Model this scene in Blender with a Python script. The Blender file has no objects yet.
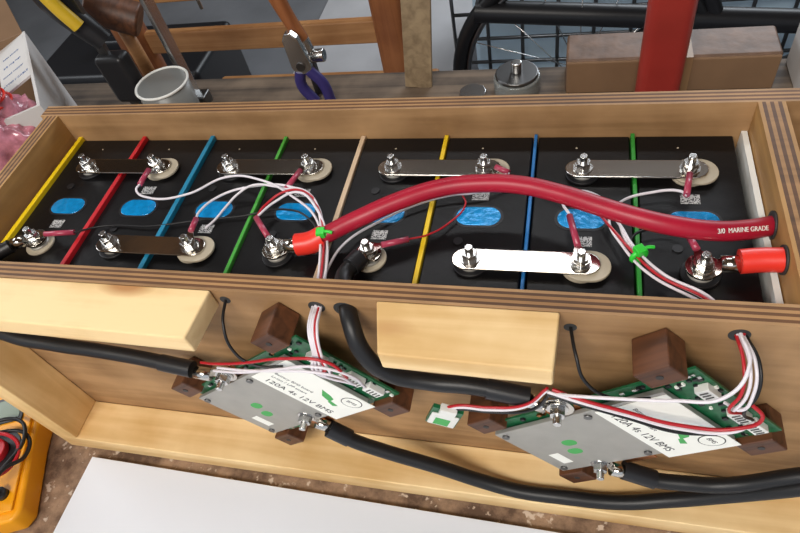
import bpy, bmesh, math, random
from mathutils import Vector, Matrix, noise
random.seed(4)
sc=bpy.context.scene
try: sc.view_settings.view_transform='Standard'
except Exception: pass
COL=sc.collection
MM=.001
# ---------------------------------------------------------------- materials
def new(name):
    m=bpy.data.materials.new(name);m.use_nodes=True
    return m,m.node_tree,m.node_tree.nodes["Principled BSDF"]
def S(r,g,b):
    f=lambda c:(c/255/12.92 if c/255<=.04045 else ((c/255+.055)/1.055)**2.4)
    return (f(r),f(g),f(b),1)
def mat(name,c,rough=.5,metal=0,spec=.5,var=.0,vs=60,trans=0,coat=0,bump=0,alpha=1,bd=.002):
    m,t,b=new(name)
    b.inputs['Base Color'].default_value=c
    b.inputs['Roughness'].default_value=rough;b.inputs['Metallic'].default_value=metal
    b.inputs['Specular IOR Level'].default_value=spec
    b.inputs['Transmission Weight'].default_value=trans
    b.inputs['Coat Weight'].default_value=coat
    b.inputs['Alpha'].default_value=alpha
    if var or bump:
        tc=t.nodes.new('ShaderNodeTexCoord');n=t.nodes.new('ShaderNodeTexNoise')
        n.inputs['Scale'].default_value=vs;n.inputs['Detail'].default_value=4
        t.links.new(tc.outputs['Object'],n.inputs['Vector'])
        if var:
            r=t.nodes.new('ShaderNodeValToRGB')
            r.color_ramp.elements[0].position=.3;r.color_ramp.elements[1].position=.7
            r.color_ramp.elements[0].color=tuple(x*(1-var) for x in c[:3])+(1,)
            r.color_ramp.elements[1].color=tuple(min(1,x*(1+var)) for x in c[:3])+(1,)
            t.links.new(n.outputs['Fac'],r.inputs['Fac']);t.links.new(r.outputs['Color'],b.inputs['Base Color'])
        if bump:
            bp=t.nodes.new('ShaderNodeBump');bp.inputs['Strength'].default_value=bump;bp.inputs['Distance'].default_value=bd
            t.links.new(n.outputs['Fac'],bp.inputs['Height']);t.links.new(bp.outputs['Normal'],b.inputs['Normal'])
    return m
def wood(name,c1,c2,axis=0,sc_=1.0,rough=.6,fine=110,blotch=.45,knots=None):
    m,t,b=new(name);N=t.nodes;L=t.links
    tc=N.new('ShaderNodeTexCoord');mp=N.new('ShaderNodeMapping')
    s=[fine*sc_]*3; s[axis]=5*sc_
    mp.inputs['Scale'].default_value=s
    L.new(tc.outputs['Object'],mp.inputs['Vector'])
    n=N.new('ShaderNodeTexNoise');n.inputs['Scale'].default_value=1;n.inputs['Detail'].default_value=6;n.inputs['Distortion'].default_value=.6
    L.new(mp.outputs['Vector'],n.inputs['Vector'])
    n2=N.new('ShaderNodeTexNoise');n2.inputs['Scale'].default_value=14;n2.inputs['Detail'].default_value=5
    L.new(tc.outputs['Object'],n2.inputs['Vector'])
    mx=N.new('ShaderNodeMath');mx.operation='MULTIPLY_ADD';mx.inputs[1].default_value=1-blotch
    m2=N.new('ShaderNodeMath');m2.operation='MULTIPLY';m2.inputs[1].default_value=blotch
    L.new(n2.outputs['Fac'],m2.inputs[0]);L.new(n.outputs['Fac'],mx.inputs[0]);L.new(m2.outputs[0],mx.inputs[2])
    r=N.new('ShaderNodeValToRGB');r.color_ramp.elements[0].position=.38;r.color_ramp.elements[1].position=.60
    r.color_ramp.elements[0].color=c1;r.color_ramp.elements[1].color=c2
    L.new(mx.outputs[0],r.inputs['Fac']);out=r.outputs['Color']
    if knots:
        mk_=N.new('ShaderNodeMapping');ks=[26,26,26];ks[axis]=11;mk_.inputs['Scale'].default_value=ks
        L.new(tc.outputs['Object'],mk_.inputs['Vector'])
        vo=N.new('ShaderNodeTexVoronoi');vo.inputs['Scale'].default_value=.55;L.new(mk_.outputs['Vector'],vo.inputs['Vector'])
        kr=N.new('ShaderNodeValToRGB');kr.color_ramp.elements[0].position=.06;kr.color_ramp.elements[0].color=(1,1,1,1);kr.color_ramp.elements[1].position=.16;kr.color_ramp.elements[1].color=(0,0,0,1)
        L.new(vo.outputs['Distance'],kr.inputs['Fac'])
        mk2=N.new('ShaderNodeMix');mk2.data_type='RGBA';mk2.inputs[7].default_value=knots
        L.new(kr.outputs['Color'],mk2.inputs[0]);L.new(out,mk2.inputs[6]);out=mk2.outputs[2]
    L.new(out,b.inputs['Base Color'])
    b.inputs['Roughness'].default_value=rough
    bp=N.new('ShaderNodeBump');bp.inputs['Strength'].default_value=.15;bp.inputs['Distance'].default_value=.001
    L.new(n.outputs['Fac'],bp.inputs['Height']);L.new(bp.outputs['Normal'],b.inputs['Normal'])
    return m
def qrmat(name):
    m,t,b=new(name);N=t.nodes;L=t.links
    tc=N.new('ShaderNodeTexCoord');mp=N.new('ShaderNodeVectorMath');mp.operation='SNAP';mp.inputs[1].default_value=(.0008,.0008,.01)
    w=N.new('ShaderNodeTexWhiteNoise');L.new(tc.outputs['Object'],mp.inputs[0]);L.new(mp.outputs[0],w.inputs['Vector'])
    r=N.new('ShaderNodeValToRGB');r.color_ramp.interpolation='CONSTANT'
    r.color_ramp.elements[0].color=(.03,.03,.03,1);r.color_ramp.elements[1].position=.42;r.color_ramp.elements[1].color=(.5,.5,.5,1)
    L.new(w.outputs['Value'],r.inputs['Fac']);L.new(r.outputs['Color'],b.inputs['Base Color']);b.inputs['Roughness'].default_value=.5
    return m
M={}
M['cell']=mat('black_cell_film',(.004,.0036,.004,1),.40,spec=.28,bump=.2,vs=60)
M['black']=mat('black_rubber',(.010,.010,.011,1),.42,spec=.4)
M['bplastic']=mat('black_plastic',(.014,.014,.016,1),.38,spec=.4)
M['nickel']=mat('nickel_plate',(.64,.61,.56,1),.15,metal=1,bump=.25,vs=14,bd=.002)
M['steel']=mat('steel',(.66,.66,.65,1),.25,metal=1)
M['darksteel']=mat('dark_steel',(.18,.18,.18,1),.35,metal=1)
M['alu']=mat('brushed_aluminium',(.40,.39,.36,1),.45,metal=.5,var=.05)
M['vent']=mat('blue_vent_film',S(10,140,205),.2,metal=.15,coat=.8,bump=.5,vs=120,var=.25)  # blue varies in patches to paint glossy reflections on the film
M['pad']=mat('nylon_insulator',S(178,168,148),.4)
M['qr']=qrmat('qr_sticker')
M['red']=mat('red_cable_jacket',S(165,24,48),.4,spec=.4,var=.10,vs=40)
M['boot']=mat('red_heatshrink',S(230,54,42),.35)
M['pink']=mat('pink_crimp_sleeve',S(168,60,84),.3,alpha=1)
M['white_wire']=mat('white_wire',S(222,216,222),.35)
M['red_wire']=mat('red_wire',S(176,28,38),.35)
M['green_tie']=mat('green_zip_tie',S(52,205,60),.35)
M['whiteplastic']=mat('white_plastic',S(225,225,220),.4)
M['pcb']=mat('green_circuit_board',S(24,92,56),.35,var=.3,vs=200)
M['label']=mat('white_label',S(242,242,234),.5)
M['ink']=mat('black_ink',(.03,.03,.03,1),.6)
M['greyink']=mat('grey_ink',S(90,90,90),.6)
M['greenink']=mat('green_ink',S(70,165,85),.6)
M['copper']=mat('copper',S(190,120,70),.3,metal=1)
M['whiteboard']=mat('white_melamine',S(226,230,238),.4,var=.02,vs=6)
M['ply_face_x']=wood('birch_ply_face',S(134,100,64),S(174,136,94),0,1,.6,70,.6)
M['ply_face_y']=wood('birch_ply_face_y',S(154,114,66),S(190,146,88),1,1,.6,70,.6)
M['ply_dark']=wood('ply_layer_dark',S(74,48,27),S(106,70,40),0)
M['ply_light']=wood('ply_layer_light',S(140,102,62),S(174,132,86),0)
M['pine']=wood('pine',S(210,170,110),S(242,211,158),0,.5,.55,90,.45,knots=S(180,128,76))
M['pine_y']=wood('pine_y',S(208,166,104),S(240,206,148),2,.5,.55,90,.45)
M['walnut']=wood('walnut_block',S(66,38,22),S(108,66,40),0,1.2,.5)
M['bench']=wood('bench_wood',S(62,52,44),S(118,102,86),0,.45,.7)
M['orangewood']=wood('stained_wood',S(124,70,36),S(158,98,56),2,.6,.5)
M['chairwood']=wood('chair_wood',S(150,100,56),S(182,132,84),0,.6,.5)
M['lath']=wood('grey_lath',S(126,108,84),S(164,144,114),2,.6,.7)
M['cardboard']=mat('cardboard',S(126,98,72),.8,var=.08,vs=20)
M['carton']=mat('white_carton',S(206,204,202),.6,var=.03,vs=10)
M['blueink']=mat('blue_print',S(70,105,160),.6)
# ---------------------------------------------------------------- helpers
def link(o,parent=None):
    COL.objects.link(o)
    if parent: o.parent=parent
    return o
def empty(name,loc=(0,0,0)):
    e=bpy.data.objects.new(name,None);e.empty_display_size=.01;COL.objects.link(e);e.location=loc;return e
def fin(name,bm,m,parent,smooth=False,bevel=0,seg=2,mw=None):
    me=bpy.data.meshes.new(name);bm.normal_update();bm.to_mesh(me);bm.free()
    o=bpy.data.objects.new(name,me)
    if m: me.materials.append(m)
    if smooth:
        for p in me.polygons:p.use_smooth=True
    if mw is not None: o.matrix_local=mw
    link(o,parent)
    if bevel:
        b=o.modifiers.new('bevel','BEVEL');b.width=bevel;b.segments=seg;b.limit_method='ANGLE'
        for p in me.polygons:p.use_smooth=True
        o.modifiers.new('wn','WEIGHTED_NORMAL')
    return o
def box(name,lo,hi,m,parent=None,bevel=0,mw=None):
    bm=bmesh.new();bmesh.ops.create_cube(bm,size=1)
    c=(Vector(lo)+Vector(hi))/2;s=Vector(hi)-Vector(lo)
    for v in bm.verts: v.co=Vector((v.co.x*s.x,v.co.y*s.y,v.co.z*s.z))
    mt=Matrix.Translation(c) if mw is None else mw@Matrix.Translation(c)
    return fin(name,bm,m,parent,False,bevel,mw=mt)
def align(A,B):
    A=Vector(A);B=Vector(B);d=B-A;q=d.to_track_quat('Z','Y')
    return Matrix.Translation((A+B)/2)@q.to_matrix().to_4x4(),d.length
def cyl(name,A,B,r,m,parent=None,r2=None,seg=24,bevel=0,mw=None):
    mt,l=align(A,B)
    bm=bmesh.new();bmesh.ops.create_cone(bm,cap_ends=True,segments=seg,radius1=r,radius2=r if r2 is None else r2,depth=l)
    o=fin(name,bm,m,parent,False,bevel,mw=(mt if mw is None else mw@mt))
    for p in o.data.polygons: p.use_smooth=len(p.vertices)==4
    return o
def prism(name,pts,z0,z1,m,parent=None,bevel=0,mw=None):
    bm=bmesh.new();a=[bm.verts.new((x,y,z0)) for x,y in pts];f=bm.faces.new(a)
    r=bmesh.ops.extrude_face_region(bm,geom=[f])
    for v in r['geom']:
        if isinstance(v,bmesh.types.BMVert): v.co.z=z1
    bmesh.ops.recalc_face_normals(bm,faces=bm.faces[:])
    return fin(name,bm,m,parent,False,bevel,mw=mw)
def stadium(L,W,n=12,cx=0,cy=0,ang=0):
    r=W/2;h=L/2-r;p=[]
    for i in range(n+1): a=-math.pi/2+math.pi*i/n;p.append((h+r*math.cos(a),r*math.sin(a)))
    for i in range(n+1): a=math.pi/2+math.pi*i/n;p.append((-h+r*math.cos(a),r*math.sin(a)))
    c,s=math.cos(ang),math.sin(ang)
    return [(cx+x*c-y*s,cy+x*s+y*c) for x,y in p]
def tube(name,pts,r,m,parent=None,res=10,radii=None,cyclic=False,scale=MM,mw=None):
    cu=bpy.data.curves.new(name,'CURVE');cu.dimensions='3D';cu.bevel_depth=r;cu.bevel_resolution=5;cu.resolution_u=res;cu.use_fill_caps=True
    sp=cu.splines.new('BEZIER');sp.bezier_points.add(len(pts)-1);sp.use_cyclic_u=cyclic
    for i,p in enumerate(pts):
        b=sp.bezier_points[i];b.co=Vector(p)*scale;b.handle_left_type=b.handle_right_type='AUTO'
        if radii:b.radius=radii[i]
    tmp=bpy.data.objects.new('tmp',cu);COL.objects.link(tmp)
    bpy.context.view_layer.update()
    me=bpy.data.meshes.new_from_object(tmp.evaluated_get(bpy.context.evaluated_depsgraph_get()))
    bpy.data.objects.remove(tmp)
    me.name=name;me.materials.clear();me.materials.append(m)
    for p in me.polygons:p.use_smooth=True
    o=bpy.data.objects.new(name,me)
    if mw is not None:o.matrix_local=mw
    return link(o,parent)
def text(name,s,size,m,parent,mw,ext=.00012,align_='CENTER'):
    cu=bpy.data.curves.new(name,'FONT');cu.body=s;cu.size=size;cu.extrude=ext;cu.align_x=align_;cu.align_y='CENTER'
    tmp=bpy.data.objects.new('tmp',cu);COL.objects.link(tmp);bpy.context.view_layer.update()
    me=bpy.data.meshes.new_from_object(tmp.evaluated_get(bpy.context.evaluated_depsgraph_get()));bpy.data.objects.remove(tmp)
    me.materials.clear();me.materials.append(m)
    o=bpy.data.objects.new(name,me);o.matrix_local=mw;return link(o,parent)
def frame(o,x,z):
    x=Vector(x).normalized();z=Vector(z);z=(z-x*z.dot(x)).normalized();y=z.cross(x).normalized()
    m=Matrix((x,y,z)).transposed().to_4x4();m.translation=Vector(o);return m
def hexnut(name,c,n,r,h,m,parent):
    c=Vector(c);n=Vector(n).normalized();return cyl(name,c,c+n*h,r,m,parent,seg=6,bevel=.0004)
def stud(c,n,parent,s=1.0,tag=''):
    c=Vector(c);n=Vector(n).normalized()
    cyl('washer'+tag,c,c+n*.0012*s,.0072*s,M['steel'],parent)
    hexnut('flange_nut'+tag,c+n*.0012*s,n,.0056*s,.0055*s,M['steel'],parent)
    cyl('stud'+tag,c,c+n*.0125*s,.0029*s,M['steel'],parent,bevel=.0005)
def lug(A,B,n,w,r,m,parent,tag='',barrel=None):
    """ring lug: ring centred A, barrel towards B"""
    A=Vector(A);B=Vector(B);n=Vector(n).normalized();d=B-A;L=d.length;mw=frame(A,d,n)
    pts=[(w*.5*math.cos(a),w*.5*math.sin(a)) for a in [math.radians(70+220*i/16) for i in range(17)]]
    pts=pts+[(L*.45,-r*.95),(L*.45,r*.95)]
    prism('lug_ring'+tag,pts,0,.002,m,parent,bevel=.0003,mw=mw)
    e=d.normalized()
    cyl('lug_barrel'+tag,A+e*L*.42+n*r*.75,B+n*r*.75,r,m,parent)
# ---------------------------------------------------------------- battery box
bxp=empty('battery_box')
def plyboard(name,lo,hi,ax,facem,parent,n=7):
    """plywood board built from real plies stacked along axis ax"""
    lo=list(lo);hi=list(hi);t=(hi[ax]-lo[ax])/n
    for i in range(n):
        a=lo[:];b=hi[:];a[ax]=lo[ax]+i*t;b[ax]=lo[ax]+(i+1)*t
        m=facem if i in(0,n-1) else (M['ply_dark'] if i%2 else M['ply_light'])
        box('%s_ply_%d'%(name,i+1),a,b,m,parent)
plyboard('front_panel',(-.03,-.015,-.225),(.76,0,.03),1,M['ply_face_x'],bxp)
plyboard('back_panel',(-.03,.1785,-.225),(.76,.1935,.03),1,M['ply_face_x'],bxp)
plyboard('left_panel',(-.024,.0,-.225),(-.009,.1785,.03),0,M['ply_face_y'],bxp)
plyboard('partition',(.6075,.0,-.225),(.6255,.1785,.03),0,M['ply_face_y'],bxp)
plyboard('right_panel',(.745,.0,-.225),(.76,.1785,.03),0,M['ply_face_y'],bxp)
box('bottom_panel',(-.009,0,-.225),(.745,.1785,-.21),M['ply_face_x'],bxp)
box('white_liner',(.6025,.001,-.21),(.6065,.1775,.004),M['whiteplastic'],bxp)
box('pine_ledge',(-.03,-.058,-.225),(.76,-.0152,-.2),M['pine'],bxp,.0012)
box('pine_side_rail',(-.03,-.058,-.2),(-.006,-.0152,.013),M['pine_y'],bxp,.0012)
prism('pine_top_rail_1',[(-.03,-.0155),(-.03,-.052),(.238,-.055),(.2405,-.0155)],.013,.031,M['pine'],bxp,.0015)
prism('pine_top_rail_2',[(.361,-.0155),(.370,-.054),(.4735,-.0555),(.4755,-.0155)],.013,.031,M['pine'],bxp,.0015)
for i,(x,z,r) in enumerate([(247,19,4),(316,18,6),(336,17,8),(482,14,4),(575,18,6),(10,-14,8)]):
    cyl('wire_hole_%d'%(i+1),(x*MM,-.0153,z*MM),(x*MM,-.0149,z*MM),r*MM,M['ink'],bxp)  # flat black discs paint the dark inside of the wire openings
for i,(y,z) in enumerate([(76,11),(43,16)]):
    cyl('cable_gland_%d'%(i+1),(.6060,y*MM,z*MM),(.6074,y*MM,z*MM),.0095,M['ink'],bxp)  # black discs stand in for the shade where cables enter the partition
# ---------------------------------------------------------------- cells
TY=(.041,.133)
for i in range(8):
    e=empty('battery_cell',((i*.075+.0375),0,0))
    box('case',(-.0352,.003,-.2095),(.0352,.177,0),M['cell'],e,.0012)
    prism('vent_film',stadium(.034,.0185,cy=.087),0,.0008,M['vent'],e,.0004)
    prism('vent_ring',stadium(.038,.0225,cy=.087),0,.0003,M['bplastic'],e)
    for k,y in enumerate(TY):
        white=(i%2==k)
        cyl('terminal_gasket',(0,y,0),(0,y,.0022),.0125,M['pad'] if white else M['bplastic'],e,bevel=.0006)
        cyl('terminal_post',(0,y,0),(0,y,.0048),.0085,M['alu'],e)
    box('code_sticker',(-.0045,.061,0),(.0075,.070,.0003),M['qr'],e) if i%2==0 else box('code_sticker',(-.007,.104,0),(.006,.113,.0003),M['qr'],e)
    cyl('fill_plug',(-.012,.062 if i%2 else .112,0),(-.012,.062 if i%2 else .112,.0008),.0035,M['bplastic'],e)
    cyl('film_dot',(-.005,.163,0),(-.005,.163,.0002),.0008,M['pad'],e,seg=10)
divc=[S(236,200,20),S(190,26,36),S(24,124,160),S(70,160,60),S(205,180,150),S(226,190,30),S(35,110,175),S(45,140,50)]
divw=[.0046,.0042,.0042,.003,.0042,.0036,.0026,.003]
for i in range(8):
    x=i*.075
    w=divw[i]/2
    box('divider_sheet',(x-w,.0015,-.2095),(x+w,.1782,.0022+(.0015 if i<3 else 0)),mat('divider_%d'%i,divc[i],.45),None,.0006)
# ---------------------------------------------------------------- busbars
def busbar(i,y):
    x0=i*.075+.0375;x1=x0+.075
    e=empty('busbar',((x0+x1)/2,y,.005))
    prism('bar',stadium(.101,.0185,8),0,.002,M['nickel'],e,.0006)
    prism('insulator_pad',stadium(.032,.026,cx=.0375+.004),-.0026,-.0002,M['pad'],e,.0006)
    for s in(-1,1): stud((s*.0375,0,.002),(0,0,1),e,1.0)
    return e
for i in (0,2,4,6): busbar(i,TY[1])
for i in (1,5): busbar(i,TY[0])
# ---------------------------------------------------------------- main cables
UP=(0,0,1)
def mk(*p): return [Vector(q)*MM for q in p]
e=empty('red_battery_cable')
tube('jacket',[(294,43,14),(308,51,18),(332,60,26),(360,73,31),(388,84,33),(416,88,34),(444,87,34),(472,79,34),(498,68,34),(523,59,33),(548,56,29),(571,59,23),(590,67,16),(609,77,10)],.0066,M['red'],e)
tube('heatshrink',[(282,42,13),(293,44,14),(303,48,17)],.0086,M['boot'],e)
a,b=mk((262.5,41,7),(285,43,7));lug(a,b,UP,.02,.0058,M['nickel'],e)
stud((.2625,.041,.009),UP,e)
nrm=Vector((-112,-291,328)).normalized()
c_=Vector((.5815,.063,.0195));xd=Vector((33,15,-12.5)).normalized();n_=(nrm-xd*nrm.dot(xd)).normalized()
text('marking','3/0  MARINE GRADE',.0044,M['label'],e,frame(c_+n_*.0067,xd,n_))
e=empty('red_battery_cable')
tube('jacket',[(600,43,16),(609,43,16)],.0068,M['red'],e)
tube('heatshrink',[(583,42,14),(594,43,15),(606.2,43,16)],.0080,M['boot'],e)
a,b=mk((562.5,41,7),(585,42,7));lug(a,b,UP,.021,.0058,M['nickel'],e)
stud((.5625,.041,.009),UP,e)
def lead(name,pts,r,A,B,n,w=.02,m='black',nutn=None,lr=.005,boot=True):
    e=empty(name);tube('jacket',pts,r,M[m],e)
    a,b=mk(A,B);lug(a,b,n,w,lr,M['nickel'],e)
    stud(a+Vector(n).normalized()*.002,n,e,1.0)
    return e
FN=(0,-1,0)
e=lead('black_battery_cable',[(20,31,10),(8,20,8),(0,6,0),(-1,-8,-10),(4,-26,-18),(35,-35,-26),(75,-36,-33),(116,-36,-37),(160,-37,-42),(196,-40,-45)],.0060,(37.5,41,7),(22,32,7),UP)
tube('sleeve',[(172,-38,-43),(200,-40,-45.5)],.0068,M['bplastic'],e)
a,b=mk((226,-38,-50),(203,-38,-46));lug(a,b,FN,.02,.005,M['nickel'],e,'_bms');stud(a+Vector((0,-.002,0)),FN,e,1,'_bms')
e=lead('black_battery_cable',[(331,30,11),(326,16,12),(334,-4,16),(342,-24,16),(350,-37,0),(364,-40,-20),(391,-38,-32),(420,-37,-34),(452,-38,-39)],.0062,(337.5,41,7),(332,30,7),UP)
tube('sleeve',[(334,34,12),(329,25,12)],.0075,M['bplastic'],e)
tube('sleeve_bms',[(430,-37,-36),(458,-38,-41)],.0072,M['bplastic'],e)
a,b=mk((477,-38,-48),(458,-36,-42));lug(a,b,FN,.022,.0052,M['nickel'],e,'_bms');stud(a+Vector((0,-.002,0)),FN,e,1,'_bms')
e=empty('black_battery_cable')
tube('jacket',[(298,-44,-130),(312,-46,-140),(332,-47,-150),(382,-48,-172),(420,-50,-188),(450,-52,-193.5),(483,-52,-193.5),(530,-50,-193.5),(565,-46,-185),(600,-44,-165),(643,-44,-128),(690,-40,-95)],.0062,M['black'],e)
tube('sleeve',[(292,-43,-126),(308,-45,-138)],.0076,M['bplastic'],e)
a,b=mk((275,-38,-112),(294,-38,-126));lug(a,b,FN,.02,.0052,M['nickel'],e);stud(a+Vector((0,-.002,0)),FN,e)
e=empty('black_battery_cable')
tube('jacket',[(530,-40,-147),(548,-42,-153),(575,-42,-153),(600,-41,-150),(643,-38,-122),(690,-36,-95)],.0060,M['black'],e)
tube('sleeve',[(528,-40,-146),(552,-42,-153.5)],.0074,M['bplastic'],e)
a,b=mk((511,-38,-139),(530,-38,-146));lug(a,b,FN,.02,.0052,M['nickel'],e);stud(a+Vector((0,-.002,0)),FN,e)
# ---------------------------------------------------------------- sense wires (inside)
e=empty('sense_wire_harness')
WR=.0010
def sl(A,B,tag):
    a=Vector(A)*MM;b=Vector(B)*MM
    d=(b-a).normalized()
    mw=frame(a,d,UP)
    prism('ring_'+tag,[(.0062*math.cos(t),.0062*math.sin(t)) for t in [math.radians(50+260*i/14) for i in range(15)]]+[(.012,-.0015),(.012,.0015)],0,.001,M['nickel'],e,mw=mw)
    cyl('crimp_'+tag,a+d*.011+Vector((0,0,.001)),b,.0023,M['pink'],e)
L={'c1':((112.5,133,11),(113,103,13)),'c3':((262.5,133,11),(255,100,14)),'c2':((187.5,41,11),(185,66,12)),'c3f':((262.5,41,12),(238,69,12)),
'c4f':((337.5,41,12),(366,54,10)),'c6':((487.5,41,11),(479,80,11)),'c7':((562.5,133,11),(557,101,12)),'c7f':((562.5,41,12),(556,62,12)),'c0':((37.5,41,12),(72,50,8)),'c5':((412.5,133,11),(433,122,12))}
for k,(A,B) in L.items(): sl(A,B,k)
def w(tag,pts,m='white_wire',r=WR): tube('wire_'+tag,pts,r,M[m],e)
w('1',[(113,104,13),(112,97,12),(125,92,8),(160,98,7),(190,117,9),(229,109,14),(266,88,16),(290,68,16),(302,44,15),(309,20,13),(313,0,16),(316,-16,18)])
w('2',[(185,66,12),(182,76,9),(190,93,8),(219,104,11),(262,99,16),(288,80,18),(299,60,17),(306,40,15),(312,18,14),(316,-16,20)])
w('3',[(255,99,14),(243,103,13),(224,103,14),(210,98,9),(200,86,4),(196,72,4),(192,62,5)])
w('4',[(255,99,14),(268,96,18),(285,84,20),(296,64,18),(302,44,18),(307,20,15),(312,-1,18),(317,-16,16)])
w('5',[(238,69,12),(241,82,12),(258,94,17),(280,88,20),(294,70,19),(304,46,18),(309,22,16),(315,-16,15)],'red_wire')
w('6',[(238,69,12),(248,86,12),(270,90,20),(290,74,20),(306,46,17),(313,14,14),(318,-16,19)])
w('7',[(366,54,10),(378,62,6),(392,76,4),(402,96,4),(398,106,4)],'red_wire',.0007)
w('8',[(72,50,8),(90,62,3),(138,64,3),(180,72,3),(217,78,3),(255,84,6),(285,68,12),(300,45,14),(306,22,14),(315,-16,17)],'black',.0008)
w('9',[(433,122,12),(424,116,10),(410,106,7),(390,103,6),(362,92,5),(337,74,5),(318,54,6),(312,30,10),(316,-16,17)])
w('10',[(479,81,11),(474,96,9),(482,108,7),(498,104,7),(510,84,8),(518,56,10),(534,32,11),(560,14,12),(573,-1,16),(576,-16,18)])
w('11',[(557,101,12),(553,108,9),(535,108,7),(514,98,7),(506,80,8),(514,56,9),(530,31,11),(558,11,12),(572,-3,16),(574,-16,19)])
w('12',[(460,112,4),(478,110,5),(498,97,7),(512,76,9),(521,54,11),(538,31,12),(564,13,13),(575,-16,17)])
w('13',[(556,62,12),(552,72,9),(535,74,7),(520,62,8),(526,45,8),(545,25,9),(566,10,11),(574,-16,16)],'black',.001)
w('14',[(500,86,6),(510,66,10),(519,50,12),(535,29,13),(562,11,14),(577,-16,20)],'red_wire')
def tie(name,c,d,r):
    t=empty(name,Vector(c)*MM);q=Vector(d).to_track_quat('Z','Y').to_matrix().to_4x4()
    bpy.context.view_layer.update()
    tube('strap',[(r*math.cos(a),r*.8*math.sin(a),0) for a in [math.radians(45*i) for i in range(8)]],.0018,M['green_tie'],t,cyclic=True,mw=q)
    box('tie_head',(-.0032,r*MM*.6,-.0034),(.0032,r*MM+.003,.0034),M['green_tie'],t,.0005,mw=q)
    tube('tie_tail',[(0,r,0),(5,r+2,1),(9,r+1,2)],.0012,M['green_tie'],t,mw=q)
tie('zip_tie',(303,46,17),(.2,-1,0),6.0)
tie('zip_tie',(524,46,11),(.6,-1,0),5.0)
# ---------------------------------------------------------------- BMS boards
def bms(cx,cz,deg,yb=-.034):
    th=math.radians(deg);c,s=math.cos(th),math.sin(th)
    e=empty('battery_management_board')
    e.matrix_world=frame((cx*MM,yb,cz*MM),(c,0,s),(0,-1,0))
    X=lambda n,a,b,c_,d,z0,z1,m,bv=0: box(n,(a*MM,c_*MM,z0*MM),(b*MM,d*MM,z1*MM),M[m],e,bv*MM)
    X('circuit_board',-78,90,-47,47,0,1.6,'pcb')
    X('heat_sink',-78,64,-39,39,3,6.5,'alu',.5)
    X('heat_sink_spacer',-70,58,-34,34,1.6,3,'bplastic')
    X('label',12,64,-46,36,6.5,6.9,'label')
    mt=lambda x,y,z=6.95:Matrix.Translation((x*MM,y*MM,z*MM))@Matrix.Rotation(math.radians(-90),4,'Z')
    text('label_title','120A 4s 12V BMS',.0088,M['ink'],e,mt(20,-4),.00008)
    text('label_line','Li-ion / LFP smart',.0045,M['greyink'],e,mt(30,12),.00008)
    text('label_line_2','Battery BMS board',.0045,M['greyink'],e,mt(37,12),.00008)
    cyl('logo_ring',(.052,-.032,.0068),(.052,-.032,.00705),.0085,M['ink'],e);cyl('logo_disc',(.052,-.032,.0068),(.052,-.032,.00715),.0077,M['label'],e)
    text('logo_text','BMS',.005,M['ink'],e,mt(52,-32,7.2),.00005)
    prism('leaf_logo',[(.036,-.022),(.040,-.012),(.049,-.006),(.046,-.016),(.043,-.021)],.0068,.00705,M['greenink'],e)
    prism('leaf_logo_2',[(.032,-.028),(.036,-.030),(.038,-.022),(.035,-.021)],.0068,.00705,M['greenink'],e)
    for q,(x,y) in enumerate([(-36,4),(-42,-10)]):
        prism('inspection_sticker_%d'%q,stadium(.012,.009,cx=x*MM,cy=y*MM),.0065,.0067,M['greenink'],e)
    X('serial_sticker',-66,-57,-26,-8,6.5,6.7,'label')
    for x,y in [(-72,33),(-72,-33),(4,33),(4,-33)]:
        cyl('screw',(x*MM,y*MM,.0065),(x*MM,y*MM,.0078),.0028,M['darksteel'],e)
    for sgn,x0 in ((1,-10),(-1,-14)):
        X('power_tab',x0-13,x0+13,*( (38,52) if sgn>0 else (-52,-38)),1.6,2.6,'copper',.3)
    for k,y in enumerate((-30,-12,22)):
        X('connector_%d'%k,78,87,y-6,y+8,1.6,7,'whiteplastic',.5)
        for j in range(4): X('pin_%d_%d'%(k,j),80,85,y-4+3*j,y-3.2+3*j,7,7.6,'darksteel')
    for k in range(46):
        x=random.uniform(66,88);y=random.uniform(-45,45)
        a=random.uniform(.8,1.8);b_=random.uniform(.7,1.4);X('smd_%d'%k,x-a,min(x+a,89),y-b_,y+b_,1.6,3.0,random.choice(['bplastic','steel','label','bplastic','bplastic']))
    for k in range(22):
        x=random.uniform(-70,66);y=random.choice([-43.5,43.5]);X('cap_%d'%k,x-1.6,x+1.6,y-1.2,y+1.2,1.6,3.4,random.choice(['bplastic','steel','copper']))
    for k,(x,y) in enumerate([(-72,53),(73,55),(72,-56),(-76,-55)]):
        D=-(abs(yb)-.0152)*1000
        X('mount_block_%d'%(k+1),x-12,x+12,y-9,y+10,D,7,'walnut',1.2)
        cyl('mount_screw_%d'%(k+1),(x*MM,(y+1)*MM,.007),(x*MM,(y+1)*MM,.0074),.0022,M['ink'],e)
    return e
bms(264,-82,39)
bms(516,-83,42)
# outside wiring
e=empty('bms_wire_harness')
for k,(dx,m,end) in enumerate([(0,'white_wire',(318,-44,-12)),(3,'white_wire',(324,-44,-22)),(-3,'white_wire',(332,-44,-32)),(1.5,'red_wire',(314,-44,-8)),(-1.5,'white_wire',(338,-44,-36))]):
    w('a%d'%k,[(316+dx,-14,18),(319+dx,-34,19),(322+dx,-46,6),(322+dx*2,-50,-6),end],m,.0010)
w('loop_red',[(214,-40,-32),(230,-44,-24),(262,-48,-10),(300,-50,6),(330,-50,6),(338,-50,-10),(334,-45,-26)],'red_wire',.0011)
w('loop_white',[(228,-42,-34),(250,-46,-26),(285,-50,-14),(315,-52,-6),(334,-50,-14),(338,-46,-30)],'white_wire',.0010)
w('loop_white_2',[(222,-42,-40),(250,-46,-30),(290,-50,-10),(322,-52,2),(342,-50,-10),(346,-46,-34)],'white_wire',.0010)
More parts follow.
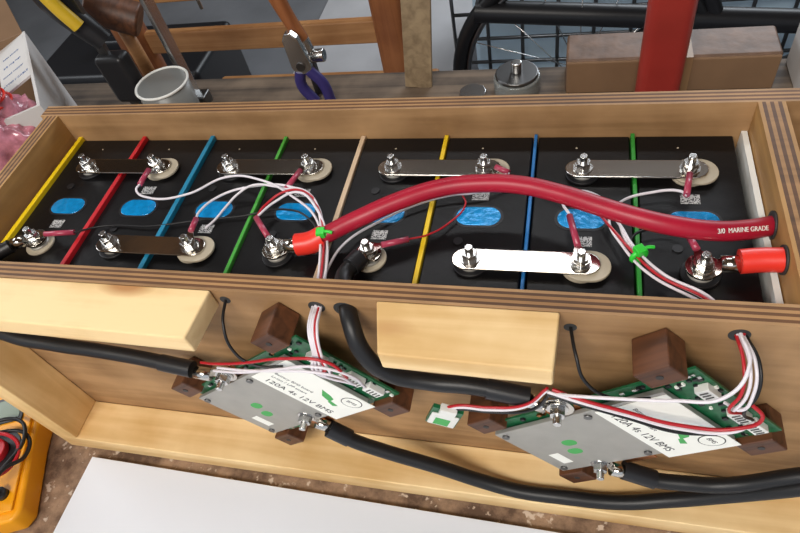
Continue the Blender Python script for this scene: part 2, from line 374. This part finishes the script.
w('ntc_black',[(247,-14,19),(250,-32,14),(256,-44,-2),(270,-48,-12),(290,-46,-14)],'black',.0011)
w('ntc_black_2',[(482,-14,14),(486,-34,12),(492,-44,0),(508,-48,-10),(530,-46,-10)],'black',.0011)
for k,(dx,m,end) in enumerate([(0,'white_wire',(576,-44,-15)),(3,'white_wire',(570,-44,-10)),(-3,'red_wire',(582,-44,-22)),(5,'black',(590,-44,-30))]):
    w('b%d'%k,[(575+dx*.6,-14,18),(578+dx,-34,18),(578+dx,-46,6),(574+dx,-50,-6),end],m,.0010)
w('b_white',[(575,-14,20),(577,-36,20),(566,-50,8),(540,-52,2),(512,-52,-2),(488,-50,-8),(476,-46,-16)],'white_wire',.0011)
w('b_red',[(473,-44,-14),(490,-48,-16),(515,-50,-22),(550,-52,-30),(580,-52,-26),(590,-50,-14),(582,-46,-4)],'red_wire',.0012)
w('b_red2',[(470,-44,-18),(490,-48,-20),(517,-50,-27),(550,-52,-35),(578,-52,-32),(588,-50,-20)],'white_wire',.0011)
w('b_black',[(470,-44,-22),(492,-48,-24),(520,-50,-32),(548,-52,-40),(572,-50,-42)],'black',.0011)
w('mod_w',[(403,-46,-54),(414,-46,-50),(430,-46,-50),(455,-46,-40),(470,-44,-16)],'white_wire',.0010)
w('mod_r',[(400,-46,-54),(412,-46,-47),(430,-46,-46),(455,-46,-37),(470,-44,-13)],'red_wire',.0010)
w('mod_b',[(406,-46,-55),(416,-46,-53),(432,-46,-53),(460,-46,-43),(472,-44,-20)],'black',.0010)
e=empty('bluetooth_module');mw=Matrix.Translation((.3985,-.046,-.067))@Matrix.Rotation(math.radians(20),4,'Y')
box('module_board',(-.011,-.0015,-.015),(.011,.0015,.013),M['pcb'],e,mw=mw)
box('module_shell',(-.010,-.003,-.013),(.010,-.0015,.006),M['whiteplastic'],e,.0006,mw=mw)
box('module_label',(-.006,-.0033,-.011),(.005,-.003,0),M['greenink'],e,mw=mw)
box('module_plug',(-.006,-.004,.008),(.006,.002,.016),M['whiteplastic'],e,.0006,mw=mw)
# ---------------------------------------------------------------- bench + foreground
mb,t,b=new('speckled_bench_top');N=t.nodes;Lk=t.links
tc=N.new('ShaderNodeTexCoord');n=N.new('ShaderNodeTexNoise');n.inputs['Scale'].default_value=28;n.inputs['Detail'].default_value=8;n.inputs['Roughness'].default_value=.7
v=N.new('ShaderNodeTexNoise');v.inputs['Scale'].default_value=120;v.inputs['Detail'].default_value=3
r=N.new('ShaderNodeValToRGB');r.color_ramp.elements[0].position=.38;r.color_ramp.elements[0].color=S(84,62,48);r.color_ramp.elements[1].position=.62;r.color_ramp.elements[1].color=S(158,130,106)
r2=N.new('ShaderNodeValToRGB');r2.color_ramp.elements[0].position=.62;r2.color_ramp.elements[0].color=(0,0,0,1);r2.color_ramp.elements[1].position=.68;r2.color_ramp.elements[1].color=(1,1,1,1)
mx=N.new('ShaderNodeMix');mx.data_type='RGBA';mx.inputs[7].default_value=S(196,180,164)
Lk.new(tc.outputs['Object'],n.inputs['Vector']);Lk.new(tc.outputs['Object'],v.inputs['Vector']);Lk.new(n.outputs['Fac'],r.inputs['Fac']);Lk.new(v.outputs['Fac'],r2.inputs['Fac'])
Lk.new(r2.outputs['Color'],mx.inputs[0]);Lk.new(r.outputs['Color'],mx.inputs[6]);Lk.new(mx.outputs[2],b.inputs['Base Color']);b.inputs['Roughness'].default_value=.65
BZ=-.2255
e=empty('workbench')
box('bench_top',(-.75,-.55,BZ-.04),(1.25,.30,BZ),mb,e,.003)
box('bench_back_plank',(-.75,.302,BZ-.04),(1.25,.60,BZ),M['bench'],e,.003)
for x in(-.7,1.2):
    for y in(-.5,.53): box('bench_leg',(x-.04,y-.04,-1.0),(x+.04,y+.04,BZ-.04),M['bench'],e,.003)
e=empty('melamine_board')
prism('panel',[(.008,-.069),(.0,-.50),(.80,-.50),(.80,-.078)],BZ+.0002,BZ+.0082,M['whiteboard'],e,.0006)
# multimeter
e=empty('multimeter',(-.086,-.083,BZ));e.rotation_euler=(0,0,math.radians(22))
M['yellow']=mat('yellow_plastic',S(238,160,14),.4)
prism('holster',[(-.038,-.07),(-.03,-.08),(.03,-.08),(.038,-.07),(.036,0),(.040,.06),(.034,.078),(-.034,.078),(-.040,.06),(-.036,0)],0,.028,M['yellow'],e,.004)
prism('face_plate',[(-.030,-.07),(.030,-.07),(.030,.068),(-.030,.068)],.028,.031,M['yellow'],e,.001)
box('screen_bezel',(-.026,.030,.031),(.020,.062,.0325),M['bplastic'],e,.001)
box('screen',(-.022,.034,.0325),(.016,.058,.033),mat('lcd',S(110,125,105),.2),e)
cyl('dial_ring',(0,-.004,.031),(0,-.004,.0322),.026,M['bplastic'],e)
cyl('dial',(0,-.004,.0322),(0,-.004,.040),.014,M['red_wire'],e,bevel=.001)
box('dial_grip',(-.003,-.017,.040),(.003,.009,.043),M['bplastic'],e,.001)
for x in(-.018,0,.018): cyl('jack',(x,-.052,.031),(x,-.052,.038),.006,M['bplastic'] if x else M['red_wire'],e)
tube('black_lead',[(18,-52,38),(20,-52,52),(30,-38,54),(40,-20,40),(34,6,38),(10,12,44),(-20,0,44),(-30,-30,40),(-6,-50,44),(24,-30,46),(36,0,42),(20,26,40),(-20,20,42),(-50,-10,20),(-90,-30,4)],.002,M['black'],e)
tube('red_lead',[(0,-52,38),(2,-54,54),(18,-44,52),(30,-30,44),(34,-12,44),(22,4,46),(0,10,46),(-24,-2,44),(-50,-30,20),(-80,-60,4)],.002,M['red_wire'],e)
# ---------------------------------------------------------------- left carton with bag
e=empty('white_carton');mw=frame((-.172,.302,BZ),(-.63,.775,0),(0,0,1))   # local y points to (-.775,-.63)
hx,hy,h,t_=.231,.20,.176,.004
box('side_near',(0,0,0),(hx,t_,h),M['carton'],e,mw=mw);box('side_far',(0,hy-t_,0),(hx,hy,h),M['carton'],e,mw=mw)
box('end_a',(0,t_,0),(t_,hy-t_,h),M['carton'],e,mw=mw);box('end_b',(hx-t_,t_,0),(hx,hy-t_,h),M['cardboard'],e,mw=mw)
box('base',(0,0,0),(hx,hy,.004),M['cardboard'],e,mw=mw)
fl=mw@Matrix.Translation((0,t_,h))@Matrix.Rotation(math.radians(-16),4,'X')
box('flap',(.09,0,-.003),(hx-.002,.05,0),M['carton'],e,mw=fl)
for k in range(4):
    text('print_%d'%k,['BATTERY CABLE','tinned copper','3/8 ring lugs','heat shrink'][k],.0065,M['blueink'],e,fl@Matrix.Translation((.11+.026*k,.026,.0002))@Matrix.Rotation(math.radians(-90),4,'Z'),.0001)
fl2=mw@Matrix.Translation((hx,0,h))@Matrix.Rotation(math.radians(-35),4,'Y')
box('flap_end',(0,.004,-.003),(.10,hy-.004,0),M['cardboard'],e,mw=fl2)
bg=empty('plastic_bag_of_wire')
bm=bmesh.new();bmesh.ops.create_icosphere(bm,subdivisions=5,radius=1)
for v_ in bm.verts:
    d=1+.22*noise.noise(v_.co*2.5)+.10*noise.noise(v_.co*8)+.05*noise.noise(v_.co*18)
    v_.co=Vector((v_.co.x*.060*d,v_.co.y*.060*d,v_.co.z*.08*d))
BGC=(-.246,.281)
fin('bag_film',bm,mat('pink_white_film',S(200,130,146),.25,var=.45,vs=60,coat=.6,bump=.7),bg,True,mw=Matrix.Translation((BGC[0],BGC[1],BZ+.125)))
for k in range(10):
    a0=random.uniform(0,6.28)
    tube('wire_coil_%d'%k,[(BGC[0]*1000+math.cos(a0+j*.8)*(34+9*math.sin(j*1.3+k)),BGC[1]*1000+math.sin(a0+j*.8)*(32+9*math.cos(j+k)),-225+194+random.uniform(-10,8)+k) for j in range(8)],.0018,M['red_wire'] if k%3 else M['boot'],bg)
# ---------------------------------------------------------------- things on the back of the bench
M['clamp_yellow']=mat('clamp_yellow',S(205,170,36),.4)
e=empty('bar_clamp')
tube('grip',[(-232,470,30),(-224,470,0),(-206,472,-35),(-184,474,-70)],.017,M['bplastic'],e,radii=[1.1,1.2,1.1,.9])
tube('grip_inlay',[(-214,453,18),(-206,454,-6),(-194,456,-34)],.010,M['clamp_yellow'],e)
box('jaw',(-.215,.46,-.17),(-.165,.49,-.09),M['bplastic'],e,.008)
box('bar',(-.205,.472,BZ),(-.19,.480,.08),M['darksteel'],e,.001)
e=empty('plastic_tub')
cyl('wall',(-.118,.462,BZ),(-.118,.462,-.135),.035,mat('cloudy_plastic',S(140,142,140),.3,alpha=.6),e,r2=.040,seg=40)
tube('rim',[( -118+40*math.cos(math.radians(a)),462+40*math.sin(math.radians(a)),-135) for a in range(0,360,30)],.002,M['whiteplastic'],e,cyclic=True)
e=empty('f_clamp')
FX=-.045
box('rail',(-.085+FX,.520,BZ),(-.077+FX,.542,.06),M['steel'],e,.001)
box('arm',(-.10+FX,.518,-.035),(-.02+FX,.544,-.008),M['darksteel'],e,.004)
cyl('screw',(-.03+FX,.53,-.022),(.055+FX,.53,-.030),.004,M['darksteel'],e)
cyl('screw_end',(.055+FX,.53,-.030),(.064+FX,.53,-.031),.007,M['bplastic'],e)
cyl('tommy_bar',(.0+FX,.53,.015),(.002+FX,.53,-.06),.0025,M['steel'],e)
box('foot_arm',(-.12+FX,.518,BZ),(-.06+FX,.544,BZ+.02),M['darksteel'],e,.003)
e=empty('mallet')
cyl('head',(-.245,.545,-.050),(-.178,.560,-.088),.026,M['walnut'],e,bevel=.004)
cyl('handle',(-.21,.553,-.085),(-.215,.56,BZ),.011,M['chairwood'],e)
e=empty('hammer')
tube('handle',[(38,560,30),(56,556,-30),(74,552,-96),(84,552,-130)],.012,M['orangewood'],e,radii=[1.2,1.1,.9,.9])
cyl('head_eye',(.083,.552,-.128),(.087,.552,-.150),.011,M['steel'],e,bevel=.002)
cyl('head_poll',(.060,.552,-.160),(.112,.552,-.158),.010,M['steel'],e,bevel=.002)
box('shank',(.079,.545,BZ),(.093,.558,-.150),M['darksteel'],e,.002)
e=empty('pliers')
prism('jaws',[(-.016,.0),(-.012,.045),(-.004,.055),(.004,.055),(.012,.045),(.016,0),(.012,-.014),(-.012,-.014)],-.006,.006,M['steel'],e,.002,mw=frame((.084,.525,-.155),(1,0,.1),(0,-1,0)))
cyl('pivot',(.084,.517,-.155),(.084,.533,-.155),.007,M['darksteel'],e)
M['purple']=mat('blue_violet_grip',S(54,48,110),.4)
tube('grip_1',[(78,525,-165),(72,525,-190),(86,525,-222)],.0085,M['purple'],e);tube('grip_2',[(92,525,-165),(108,525,-190),(112,525,-222)],.0085,M['purple'],e)
e=empty('wooden_lath')
prism('lath',[(-.021,0),(.021,0),(.021,.34),(-.021,.34)],-.004,.004,M['lath'],e,.001,mw=frame((.248,.56,BZ),(1,0,-.12),(0,-1,0)))
e=empty('red_clamp_handle')
prism('post',stadium(.056,.028,10),0,.34,mat('red_paint',S(158,50,44),.3,var=.15,vs=12,coat=.3),e,.003,mw=Matrix.Translation((.588,.505,BZ)))
e=empty('glass_jar')
cyl('glass',(.40,.545,BZ),(.40,.545,-.200),.034,mat('glass_clear',(.6,.65,.65,1),.08,trans=.7),e,bevel=.003)
cyl('lid',(.40,.545,-.202),(.40,.545,-.195),.031,M['darksteel'],e,bevel=.002);cyl('knob',(.40,.545,-.195),(.40,.545,-.178),.008,M['steel'],e,bevel=.002)
e=empty('metal_lid');cyl('disc',(.335,.535,BZ),(.335,.535,BZ+.006),.02,M['steel'],e,bevel=.001)
e=empty('wrapped_parcel')
box('carton',(.470,.532,BZ),(.735,.598,BZ+.05),M['cardboard'],e,.002)
box('plastic_wrap',(.4685,.535,BZ),(.7365,.5995,BZ+.0525),mat('plastic_wrap',S(110,86,70),.5,spec=.35,bump=.6,vs=40,var=.3),e,.004)
box('tape',(.60,.5315,BZ),(.63,.60,BZ+.0532),mat('parcel_tape',S(150,118,84),.4),e)
e=empty('cardboard_box')
box('carton',(.76,.46,BZ),(.94,.59,-.13),M['carton'],e,.002);box('tape',(.76,.458,-.19),(.94,.46,-.16),M['cardboard'],e)
# ---------------------------------------------------------------- chair, bicycle, rack, floor
FZ=-1.0
e=empty('wooden_chair')
for x in(.13,-.46):
    tube('back_post',[(x*1000,850,FZ*1000),(x*1000,850,-550),(x*1000+6,845,-80)],.036,M['orangewood'],e)
box('back_slat_1',(-.46,.84,-.325),(.13,.86,-.275),M['chairwood'],e,.004);box('back_slat_2',(-.46,.84,-.21),(.13,.86,-.16),M['chairwood'],e,.004)
box('seat',(-.49,.875,-.62),(.145,1.14,-.59),M['chairwood'],e,.008)
for x in(.11,-.46): cyl('front_leg',(x,1.11,FZ),(x,1.11,-.61),.022,M['orangewood'],e)
box('stretcher',(-.46,.84,-.8),(.13,.86,-.77),M['chairwood'],e,.003)
e=empty('bicycle')
def ring(n,c,R,r,m,k=24):
    tube(n,[(c[0]+R*math.cos(2*math.pi*i/k),c[1],c[2]+R*math.sin(2*math.pi*i/k)) for i in range(k)],r,m,e,res=3,cyclic=True)
for n,cx in(('rear',495),('front',1330)):
    ring(n+'_tyre',(cx,1200,-670),312,.018,M['black']);ring(n+'_rim',(cx,1200,-670),288,.008,M['darksteel'])
    cyl(n+'_hub',(cx*MM,1.15,-.67),(cx*MM,1.25,-.67),.022,M['darksteel'],e)
    for i in range(16):
        a=2*math.pi*i/16;cyl(n+'_spoke_%d'%i,(cx*MM,1.2+(.03 if i%2 else -.03),-.67),(cx*MM+.285*math.cos(a),1.2,-.67+.285*math.sin(a)),.0014,M['steel'],e,seg=6)
P=lambda x,z:(x*1000,1200,z*1000)
for n,a,b_,r_ in [('top_tube',(.24,-.475),(1.22,-.57),.027),('seat_tube',(.70,-.30),(.88,-.72),.018),('down_tube',(.88,-.72),(1.24,-.5),.022),('chain_stay',(.49,-.67),(.88,-.72),.010),('seat_stay',(.49,-.67),(.76,-.46),.009),('fork',(1.33,-.67),(1.22,-.36),.014)]:
    tube(n,[P(*a),P(*b_)],r_,M['bplastic'],e)
tube('saddle',[(560,1200,-285),(640,1200,-272),(760,1200,-280)],.035,M['black'],e,radii=[1.6,1.2,.5])
tube('handlebar',[(1210,1000,-330),(1230,1100,-300),(1220,1200,-310),(1230,1300,-300),(1210,1400,-330)],.013,M['black'],e)
ring('chain_ring',(880,1165,-720),85,.005,M['steel'],16)
e=empty('wire_rack')
for i in range(14): cyl('upright_%d'%i,(.1+.11*i,1.6,FZ),(.1+.11*i,1.6,-.45),.006,M['darksteel'],e,seg=8)
for j in range(7): cyl('rung_%d'%j,(.1,1.6,FZ+.02+.088*j),(1.53,1.6,FZ+.02+.088*j),.006,M['darksteel'],e,seg=8)
e=empty('storage_bin');box('body',(.15,1.68,FZ),(1.5,2.1,-.55),mat('pale_blue_plastic',S(196,220,236),.4),e,.02)
box('lid',(.13,1.66,-.55),(1.52,2.12,-.53),M['whiteplastic'],e,.01)
e=empty('grey_dust_sheet');prism('sheet',[(-.58,1.5),(-.2,1.4),(.08,1.45),(.09,2.3),(-.58,2.4)],FZ+.0,FZ+.02,mat('grey_cloth',S(190,190,192),.9,var=.08,vs=6,bump=.5),e)
e=empty('black_toolbox');box('body',(-1.25,1.2,FZ),(-.62,1.5,-.62),M['bplastic'],e,.02);box('handle',(-1.05,1.33,-.62),(-.85,1.37,-.58),M['bplastic'],e,.01)
box('floor',(-4,-2.5,FZ-.05),(5,6,FZ),mat('concrete_floor',S(122,124,128),.6,var=.2,vs=3),None)
box('wall_back',(-4,6,FZ),(5,6.1,1.9),mat('painted_wall',S(190,190,186),.7,var=.02,vs=3),None)
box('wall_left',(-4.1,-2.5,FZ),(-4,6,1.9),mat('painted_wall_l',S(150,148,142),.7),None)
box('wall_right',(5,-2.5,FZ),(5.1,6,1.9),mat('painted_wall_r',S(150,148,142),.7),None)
box('ceiling',(-4,-2.5,1.9),(5,6,2.0),wood('ceiling_boards',S(70,52,38),S(110,84,60),0,.2),None)  # out of view, added so the busbars have something to reflect
e=empty('ceiling_rafters')  # unseen beams added to break up the busbar reflections
for k in range(9): box('rafter_%d'%k,(-3.6+k,-2.4,1.74),(-3.5+k,5.9,1.9),M['chairwood'],e)
# ---------------------------------------------------------------- lights
def area(n,loc,tgt,sx,sy,en,col):
    l=bpy.data.lights.new(n,'AREA');l.shape='RECTANGLE';l.size=sx;l.size_y=sy;l.energy=en;l.color=col
    o=bpy.data.objects.new(n,l);o.location=loc;o.rotation_euler=(Vector(tgt)-Vector(loc)).to_track_quat('-Z','Y').to_euler();COL.objects.link(o)
area('ceiling_lamp',(.1,-1.1,1.3),(.3,0,-.1),1.2,.5,32,(1,.95,.88))
area('daylight_opening',(1.5,3.4,1.3),(.4,.3,-.3),1.8,1.2,62,(.86,.93,1))
area('tube_lamp',(.1,1.2,1.6),(.1,1.0,0),1.3,.16,8,(.95,.97,1))  # added strip light, shaped for reflections in the metal; no fixture
area('side_window',(-2.2,.6,1.1),(.2,.1,0),1.0,1.0,22,(.9,.95,1))  # plain area light from the left; no window is modelled
wd=bpy.data.worlds.new('room_ambient');sc.world=wd;wd.use_nodes=True
wd.node_tree.nodes['Background'].inputs[0].default_value=(.80,.88,1,1);wd.node_tree.nodes['Background'].inputs[1].default_value=.75
# ---------------------------------------------------------------- camera
cd=bpy.data.cameras.new('camera');cam=bpy.data.objects.new('camera',cd);COL.objects.link(cam)
cam.location=(.47479,-.22504,.34574);cam.rotation_mode='XYZ';cam.rotation_euler=(.66994,.17459,.19474)
cd.sensor_fit='HORIZONTAL';cd.sensor_width=36;cd.lens=613.02/800*36;cd.clip_start=.01;cd.clip_end=50
sc.camera=cam
